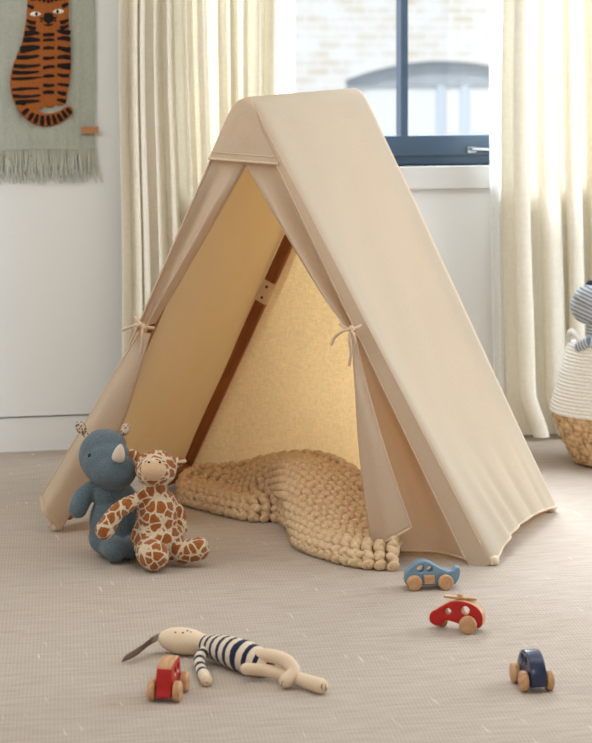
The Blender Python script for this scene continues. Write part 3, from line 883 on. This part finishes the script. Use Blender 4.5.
lathe(hb, pr, 24); bmesh.ops.transform(hb, matrix=Matrix.Translation(Rr(118.5, 456.5, -.095)) @ Euler((math.radians(28), math.radians(12), 0)).to_matrix().to_4x4(), verts=hb.verts[:])
bm_obj('horn', hb, 'horn', rh)['label'] = 'cream felt horn'
for x, y, rot in ((81, 427.5, -.5), (125, 429.5, .7)):
    eb = bmesh.new(); ellipsoid(eb, Rr(x, y, .005), (5.2*sR, .006, 7.2*sR), Euler((0, rot, .3 if x < 100 else -.5)).to_matrix())
    tube(eb, [Rr(x+(3 if x < 100 else -4), y+5, .005), Rr(x+(7 if x < 100 else -9), y+9, .005)], .008, 10)
    bm_obj('ear', eb, 'floral', rh)['label'] = 'small floral print ear'
bpy.context.view_layer.update()
o_ = Vector((0, 0, HC)); ok, loc, _, _ = body.ray_cast(o_-world_off(body), (U(89.5, 455.5, 1)-o_).normalized())
eb = bmesh.new(); ellipsoid(eb, loc+world_off(body), (.0042, .003, .0050)); bm_obj('eye', eb, 'black', rh)

# ------------------------------------------------------------------ plush giraffe
Gr = P_at(5.655); sG = 5.655/FPX
gi = empty('plush_giraffe', (U(158, 560, 5.655).x, 5.655, 0), 'brown spotted plush giraffe sitting with one arm around the blue rhino', 'soft toy')
bm = bmesh.new()
ellipsoid(bm, Gr(157, 520), (21*sG, .05, 32*sG)); ellipsoid(bm, Gr(157, 537), (26.5*sG, .058, 22*sG)); ellipsoid(bm, Gr(154, 493), (14*sG, .035, 14*sG))
ellipsoid(bm, Gr(156, 469, .0), (21*sG, .045, 19*sG)); ellipsoid(bm, Gr(154, 471, -.03), (17*sG, .034, 14.5*sG))
chain(bm, [Gr(143, 497, -.01), Gr(131, 503, -.035), Gr(117, 512, -.055), Gr(105, 530, -.062)], [.016, .018, .019, .0235])
chain(bm, [Gr(168, 498, .01), Gr(178, 512, .015), Gr(181, 528, .01)], [.015, .016, .016])
chain(bm, [Gr(146, 545, -.01), Gr(150, 552, -.055), Gr(154, 555.5, -.08)], [.028, .034, .036])
chain(bm, [Gr(170, 548, -.0), Gr(184, 552, -.02), Gr(198, 548.5, -.03)], [.026, .027, .0275])
for k in (0, 1): ellipsoid(bm, Gr(*((134.5, 455, .012) if k == 0 else (179, 461.5, .012))), ((8*sG, .008, 4.6*sG)), Euler((0, .75 if k == 0 else -.15, 0)).to_matrix())
bmg = fuse(bm, .0034, 5)
for v in bmg.verts: v.co += v.normal*(.0022*noise.noise(v.co*160)+.0012*noise.noise(v.co*420)) if v.normal.length else Vector()
bm_obj('body', bmg, 'giraffe', gi)
mb = bmesh.new(); ellipsoid(mb, Gr(153.6, 470, -.052), (13*sG, .021, 10*sG), u=28, v=18); ellipsoid(mb, Gr(153.6, 472.5, -.050), (11.5*sG, .021, 8.5*sG), u=28, v=18)
muz = bm_obj('muzzle', fuse(mb, .0022, 5), 'muzzle', gi); muz['label'] = 'plain beige muzzle'
for x in (149, 160):
    nb = bmesh.new(); ellipsoid(nb, Gr(x, 462.3, -.062), (.0028, .0025, .0026), u=10, v=8); bm_obj('eye', nb, 'black', gi)

# ------------------------------------------------------------------ rag doll bunny
db = empty('bunny_doll', FZ(215, 658, 0), 'cream rag doll bunny in a navy striped top, lying on the carpet', 'doll')
bm = bmesh.new(); hc = FZ(183.5, 641, .027)
ellipsoid(bm, hc, (.054, .034, .0265), Euler((0, math.radians(4), math.radians(-14))).to_matrix(), 32, 20)
chain(bm, [hc+Vector((.03, -.01, 0)), FZ(213, 646, .026)], [.02, .018])
fz_ = bm_obj('head', fuse(bm, .003, 5), 'doll', db)
def on_head(px, py, nm, r):
    # point on the head's skin under that place
    o = Vector((0, 0, HC)); d = (U(px, py, 1)-o)
    ok, loc, nrm, _ = fz_.ray_cast(o-world_off(fz_), d.normalized())
    if not ok: return
    b = bmesh.new(); ellipsoid(b, loc+world_off(fz_), (r[0], r[1], r[1]), u=10, v=8); bm_obj(nm, b, 'black', fz_)
on_head(175.5, 632.5, 'eye', (.0022, .0016)); on_head(187.5, 630.8, 'eye', (.0024, .0018)); on_head(182.8, 632.8, 'nose', (.0026, .0014)); on_head(190.5, 632, 'mouth_stitch', (.0028, .0009))
def striped(name, pts, rs, mat, parent, fused=None):
    b = bmesh.new(); chain(b, pts, rs)
    o = bm_obj(name, b, mat, parent)
    off = world_off(o); me = o.data; at = me.attributes.new('along', 'FLOAT', 'POINT')
    P = [Vector(p) for p in pts]; acc = [0]
    for p, q in zip(P, P[1:]): acc.append(acc[-1]+(q-p).length)
    for i, v in enumerate(me.vertices):
        w = v.co+off; bst = 9e9; val = 0
        for k in range(len(P)-1):
            d = P[k+1]-P[k]; t = (w-P[k]).dot(d)/d.length_squared
            if k > 0: t = max(0, t)
            if k < len(P)-2: t = min(1, t)
            dist = (w-(P[k]+d*t)).length
            if dist < bst: bst = dist; val = acc[k]+t*d.length
        at.data[i].value = val+.5
    return o
shirt = striped('striped_top', [FZ(207, 645, .026), FZ(225, 650, .031), FZ(243, 656, .031), FZ(262, 663, .026)], [.020, .0285, .0325, .026], 'dollstripe', db)
for v in shirt.data.vertices:
    if v.co.z+world_off(shirt).z < .003: v.co.z = .003-world_off(shirt).z
slv = striped('sleeve', [FZ(205, 651, .022), FZ(199.5, 659, .018), FZ(201, 669, .0125), FZ(204.5, 676, .0118)], [.0115, .0115, .011, .0115], 'dollsleeve', db)
b = bmesh.new(); chain(b, [FZ(204, 675.5, .0115), FZ(206.5, 680.5, .0115)], [.0105, .0115]); bm_obj('hand', b, 'doll', db)
b = bmesh.new(); chain(b, [FZ(254, 655, .040), FZ(272, 656, .046), FZ(287, 662, .042), FZ(293.5, 672, .028), FZ(286, 681, .0155)], [.012, .0135, .0138, .0132, .0135]); lg1 = bm_obj('leg', b, 'doll', db)
b = bmesh.new(); chain(b, [FZ(246, 669, .024), FZ(268, 671, .019), FZ(295, 678, .0165), FZ(321, 686, .0155)], [.0115, .0125, .0128, .0145]); lg2 = bm_obj('leg', b, 'doll', db)
def toes(lg, pts):
    b = bmesh.new(); off = world_off(lg)
    for pl in pts:
        path = []
        for x, y in pl:
            o = Vector((0, 0, HC)); d = (U(x, y, 1)-o).normalized(); ok, loc, n, _ = lg.ray_cast(o-off, d)
            if ok: path.append(loc+off+n*.0003)
        if len(path) > 1: tube(b, path, .0010, 6)
    bm_obj('toe_stitching', b, 'black', lg)
bpy.context.view_layer.update()
toes(lg1, [[(279.5, 679), (278.5, 682), (279, 684.5)], [(282.5, 681), (281.5, 684), (282, 686)]])
toes(lg2, [[(322, 684), (321.5, 687), (322.5, 690)], [(326, 684.5), (325.5, 687.5), (326, 690.5)]])
# flat linen ear
b = bmesh.new(); er = []
for k in range(25):
    t = k/24
    p = Vector(interp([(0, tuple(FZ(159, 637, .034))), (.22, tuple(FZ(151, 641, .024))), (.55, tuple(FZ(138, 651, .015))), (1, tuple(FZ(123, 659, .012)))], t))
    w = .005+.0075*math.sin(PI*min(1, .15+.8*t))**.8 if t < .9 else .005+.0075*math.sin(PI*.87)**.8*(1-((t-.9)/.1)**2*.75)
    sd = Vector((.42, .45, .78)).normalized(); up = Vector((.2, -.8, .5))
    ring = []
    for q in range(14):
        a = 2*PI*q/14; ring.append(p+sd*w*math.cos(a)+up*(.0045*math.sin(a)))
    for r_ in ring: r_.z = max(.001, r_.z)
    er.append(ring)
vs = grid(b, er, close_v=True); b.faces.new(vs[0][::-1]); b.faces.new(vs[-1])
bm_obj('ear', b, 'taupe', db)['label'] = 'long taupe linen ear'

# ------------------------------------------------------------------ wooden toys
def wheel_mesh(r, w):
    b = bmesh.new()
    prof = [(.0001, w/2-.0012), (r*.16, w/2-.0012), (r*.18, w/2), (r*.80, w/2), (r*.94, w/2-.0012), (r, w/2-.0035), (r, -w/2+.0035), (r*.94, -w/2+.0012), (r*.80, -w/2), (.0001, -w/2)]
    lathe(b, prof, 36); bmesh.ops.rotate(b, verts=b.verts[:], cent=(0, 0, 0), matrix=Matrix.Rotation(PI/2, 3, 'X'))
    bmesh.ops.recalc_face_normals(b, faces=b.faces[:]); return b
def painted(name, b, paint, root, wood_edges):
    b.normal_update()
    if wood_edges:
        for f in b.faces: f.material_index = (0 if abs(f.normal.y) > .6 else 1) if wood_edges == 'rim' else (1 if f.normal.z > .45 and f.calc_center_median().z > .03 else 0)
    return bm_obj(name, b, [paint, 'beech'], root, sharp=35, world=False)
def add_wheels(root, spots, r, ypos, w):
    for x, rr_ in spots:
        for y in ypos:
            o = bm_obj('wheel', wheel_mesh(rr_, w), 'beech', root, sharp=40, world=False); o.location = (x, y, rr_)
            o.rotation_euler = (0, random.uniform(0, 3), 0)
        ab = bmesh.new(); tube(ab, [(x, min(ypos), rr_), (x, max(ypos), rr_)], .003, 12); bm_obj('axle', ab, 'beech', root, world=False)
# pale blue car, seen from its side
s1 = 5.43/FPX
lc = empty('toy_car', FZ(431, 588, 0), 'pale blue wooden toy car with a tail fin, beside the tent foot', 'toy car', rz=math.radians(6))
def pts(lst, x0, yb, s): return [((x-x0)*s, (yb-y)*s) for x, y in lst]
ol = pts([(404.5, 577), (405, 571), (409, 566), (415, 561.5), (421, 559.2), (427, 560.2), (434, 564), (441, 568), (447, 570.2), (452, 569.5), (455, 567), (458.5, 567), (459.5, 571), (458.5, 577), (455.5, 582), (451, 584), (430, 584), (409, 583.5), (405, 581)], 431, 588, s1)
b = profile_mesh(smooth_loop(ol, 4), [circle((419.5-431)*s1, (588-567.2)*s1, 3.7*s1), circle((428.8-431)*s1, (588-567.6)*s1, 3.0*s1)], .030, .003)
painted('car_body', b, 'lightblue', lc, False)
b = bmesh.new(); box(b, ((422.6-431)*s1, -.0245, (588-581.5)*s1), ((433-431)*s1, .0245, (588-573.5)*s1)); bevel(b, .002); bm_obj('door_block', b, 'beech', lc, sharp=40, world=False)['label'] = 'bare wooden block on the side'
add_wheels(lc, [((412.6-431)*s1, 7.6*s1), ((444.2-431)*s1, 7.6*s1)], 0, (-.0235, .0235), .015)
# red helicopter
s2 = 5.03/FPX
he = empty('toy_helicopter', FZ(460, 630.5, 0), 'red wooden toy helicopter with a wooden rotor on the carpet', 'toy helicopter', rz=math.radians(-17))
sx = s2*1.02
ol = [((x-460)*sx, (632.5-y)*s2) for x, y in [(431, 624), (430.5, 618.5), (433, 614), (438, 611), (444, 607), (451, 603.2), (459, 601.3), (467, 601.8), (475, 604.5), (481, 609), (484, 615), (484, 622), (481.5, 626.5), (474, 628.5), (466, 627), (460, 624.5), (453, 622.5), (447.5, 622), (445, 625), (440, 628), (434.5, 627)]]
b = profile_mesh(smooth_loop(ol, 4), [circle((466.8-460)*sx, (632.5-610.5)*s2, 4.2*s2), circle((449.5-460)*sx, (632.5-612.5)*s2, 3.0*s2)], .030, .003)
painted('body', b, 'red', he, 'rim')
add_wheels(he, [((470.5-460)*sx, 8.9*s2)], 0, (-.0235, .0235), .015)
b = wheel_mesh(5.6*s2, .012); tw = bm_obj('tail_wheel', b, 'beech', he, sharp=40, world=False); tw.location = ((440-460)*sx, .0215, 5.6*s2)
ab = bmesh.new(); tube(ab, [((440-460)*sx, -.012, 5.6*s2), ((440-460)*sx, .022, 5.6*s2)], .003, 10); bm_obj('axle', ab, 'beech', he, world=False)
ztop = (632.5-601.2)*s2-.005
ro = bmesh.new()
tube(ro, [(0, 0, ztop-.004), (0, 0, ztop+.012)], .0035, 12)
rotor = bm_obj('rotor_mast', ro, 'beech', he, world=False, sharp=40)
ro = profile_mesh(smooth_loop([(-.033, -.0052), (-.020, -.0062), (0, -.0075), (.020, -.0062), (.033, -.0052), (.035, 0), (.033, .0052), (.02, .0062), (0, .0075), (-.02, .0062), (-.033, .0052), (-.035, 0)], 3), [], .005, .0012)
bmesh.ops.rotate(ro, verts=ro.verts[:], cent=(0, 0, 0), matrix=Matrix.Rotation(PI/2, 3, 'X'))
bmesh.ops.rotate(ro, verts=ro.verts[:], cent=(0, 0, 0), matrix=Matrix.Rotation(math.radians(7), 3, 'Y') @ Matrix.Rotation(math.radians(24), 3, 'Z'))
bmesh.ops.translate(ro, verts=ro.verts[:], vec=(0, 0, ztop+.0085)); bm_obj('rotor', ro, 'beech', he, world=False, sharp=40)
ro = bmesh.new(); lathe(ro, [(.0001, .005), (.004, .0042), (.006, .001), (.006, -.001)], 20, Vector((0, 0, ztop+.012))); bm_obj('rotor_cap', ro, 'beech', he, world=False)
# red car (front left) and navy car (front right), nearly head on
def head_on_car(px, py, yaw, label, paint, prof, holes, wood_edges, wr, width, sc_, wx):
    r = empty('toy_car', FZ(px, py, 0), label, 'toy car', rz=yaw)
    b = profile_mesh(smooth_loop(prof, 4), holes, width, .003); painted('car_body', b, paint, r, wood_edges)
    add_wheels(r, [(wx[0], wr), (wx[1], wr)], 0, (-(width/2+.0095), width/2+.0095), .014)
    return r
prof = [(-.052, .012), (-.054, .028), (-.050, .040), (-.036, .050), (-.030, .066), (-.018, .0785), (.004, .081), (.026, .078), (.042, .064), (.054, .040), (.056, .022), (.052, .012), (.03, .009), (-.03, .009)]
# flat-backed red wagon shape, front towards the camera
prof_r = [(-.046, .008), (-.047, .024), (-.043, .046), (-.038, .061), (-.030, .0685), (-.012, .071), (.022, .071), (.034, .067), (.040, .056), (.044, .036), (.046, .018), (.042, .010)]
# local -x is the end facing the camera
head_on_car(168.5, 696, PI/2-math.radians(9), 'red wooden toy car with bare wooden roof, beside the bunny doll', 'red', prof_r, [circle(-.008, .050, .0085), circle(.018, .050, .0085)], 'top', .0195, .030, 1, (-.034, .034))
prof_n = [(-.050, .011), (-.053, .024), (-.051, .038), (-.043, .053), (-.029, .064), (-.008, .070), (.014, .068), (.032, .058), (.046, .042), (.052, .028), (.050, .013), (.03, .010), (-.03, .010)]
head_on_car(531.5, 686, PI/2+math.radians(10), 'navy blue wooden toy car at the front right of the carpet', 'navy', prof_n, [circle(-.014, .052, .0085), circle(.010, .052, .0085)], False, .0195, .031, 1, (-.034, .030))

# ------------------------------------------------------------------ basket with a knitted toy
bc = Vector((U(616, 463, 6.98).x, 6.98, 0))
bk = empty('storage_basket', bc, 'white rope basket with woven seagrass bottom in front of the curtain', 'basket')
b = bmesh.new(); seg = 160; rows_ = []
prof = [(.0001, .006), (.112, .006)]
nz_ = 34
for k in range(nz_+1):
    t = k/nz_; z = .006+.150*t; r = .116+.070*t**.8
    prof.append((r, z))
rows_ = []
for ri, (r, z) in enumerate(prof):
    row = []
    for k in range(seg):
        a = 2*PI*k/seg
        band = (z/.0185); lay = int(band)
        bumpv = abs(math.sin(PI*band))*.004+.0035*math.sin(a*26+lay*PI+math.sin(band*PI)*.8)*(1 if r > .1 else 0)
        rr2 = r+(bumpv if r > .11 else 0)
        row.append(bc+Vector((rr2*math.cos(a), rr2*math.sin(a), z)))
    rows_.append(row)
grid(b, rows_, close_v=True); bm_obj('seagrass_bottom', b, 'seagrass', bk)
b = bmesh.new(); nc = 20
def rope_r(t): return .187-.052*t**1.1
for k in range(nc):
    t = k/(nc-1); z = .157+.189*t; r = rope_r(t)
    rings = []
    for q in range(120):
        a = 2*PI*q/120; tw = .0008*math.sin(a*60+k)
        rings.append([bc+Vector(((r+(.0058+tw)*math.cos(w))*math.cos(a), (r+(.0058+tw)*math.cos(w))*math.sin(a), z+(.0058+tw)*math.sin(w))) for w in [2*PI*j/10 for j in range(10)]])
    grid(b, rings, close_u=True, close_v=True)
up_ = bm_obj('rope_side', b, 'rope', bk)
# handle loops of rope
for ang in (math.radians(196), math.radians(16)):
    b = bmesh.new(); pp = []
    for k in range(25):
        q = k/24; a = ang+(q-.5)*.75; pp.append(bc+Vector((.137*math.cos(a), .137*math.sin(a), .346+.042*math.sin(PI*q)**.6)))
    tube(b, pp, .009, 10); bm_obj('handle', b, 'rope', bk)
# knitted toy standing in the basket
kd = 6.93
kt = empty('knitted_toy', U(604, 400, kd), 'blue and white striped knitted toy poking out of the rope basket', 'soft toy')
hd = striped('head', [U(588, 306, kd), U(592, 303, kd), U(606, 302, kd)], [.052, .056, .050], 'knitblue', kt)
# stripes run round the head
for i, v in enumerate(hd.data.vertices): hd.data.attributes['along'].data[i].value = (v.co.z*.8+v.co.x*.35)+.5
nk = striped('body', [U(601, 318, kd), U(600, 335, kd), U(606, 352, kd), U(612, 390, kd)], [.036, .040, .064, .085], 'knitblue', kt)
nk2 = striped('tail_frill', [U(579, 347, kd-.03), U(590, 343, kd-.045), U(600, 346, kd-.05)], [.014, .018, .018], 'knitblue', kt)
b = bmesh.new(); ellipsoid(b, U(591, 284, kd), (.014, .014, .011)); bm_obj('pompom', b, 'knitnavy', kt)['label'] = 'navy knob on top'

# ------------------------------------------------------------------ light
w = bpy.data.worlds.new('sky'); sc.world = w; w.use_nodes = True
bg = w.node_tree.nodes['Background']; bg.inputs[0].default_value = (.82, .91, 1, 1); bg.inputs[1].default_value = 1.1
sun = bpy.data.lights.new('sun', 'SUN'); sun.energy = 1.7; sun.angle = math.radians(2); sun.color = (1, .96, .9)
so = bpy.data.objects.new('sun', sun); C.objects.link(so); so.rotation_euler = (math.radians(42), 0, math.radians(-28)+TH)
def area(name, loc, target, sx_, sy_, power, col):
    l = bpy.data.lights.new(name, 'AREA'); l.shape = 'RECTANGLE'; l.size = sx_; l.size_y = sy_; l.energy = power; l.color = col
    o = bpy.data.objects.new(name, l); C.objects.link(o); o.location = loc
    o.rotation_euler = (Vector(target)-Vector(loc)).to_track_quat('-Z', 'Y').to_euler(); return o
RT = Matrix.Translation(W0) @ Matrix.Rotation(TH, 4, 'Z')
def wl(x, y, z): return RT @ Vector((x, y, z))
# daylight entering by the right-hand window
area('daylight_right', wl(XR+.12, (RY0+RY1)/2, 1.35), wl(-.5, -1.6, .4), 2.3, 1.8, 74, (.84, .92, 1))
# sky light falling in at the back window
area('daylight_back', wl(.25, 3.5, 4.4), wl(.1, -1.4, .5), 2.4, 2.0, 980, (.82, .91, 1))
# added fill, no real fixture: broad soft light overhead for walls and carpet
area('ceiling_fill', wl(-.2, -2.6, 2.6), wl(-.2, -2.3, 0), 2.4, 1.6, 22, (1, .98, .95))
area('front_fill', wl(-.8, -6.6, 2.3), wl(-.2, -1.8, .5), 1.6, 1.3, 36, (1, .91, .80))  # added unseen warm fill that lifts the tent front
area('left_fill', wl(-2.4, -2.0, 1.9), wl(-.7, -1.0, .6), .8, .8, 14, (1, .95, .9))  # added unseen fill from the left side

cam = bpy.data.cameras.new('camera'); co_ = bpy.data.objects.new('camera', cam); C.objects.link(co_); sc.camera = co_
co_.location = (0, 0, HC); co_.rotation_euler = (PI/2, 0, 0)
cam.sensor_fit = 'VERTICAL'; cam.sensor_height = 36; cam.sensor_width = 36*592/743
cam.lens = FPX*36/743; cam.shift_y = -(743/2-HY)/743; cam.clip_end = 200
cam.dof.use_dof = True; cam.dof.focus_distance = 5.5; cam.dof.aperture_fstop = 6.5
sc.view_settings.view_transform = 'Standard'; sc.view_settings.look = 'None'; sc.view_settings.gamma = 1; sc.view_settings.use_curve_mapping = False
sc.view_settings.exposure = 0.16
sc.cycles.use_denoising = True
sc.cycles.max_bounces = 10; sc.cycles.diffuse_bounces = 6; sc.cycles.transparent_max_bounces = 12
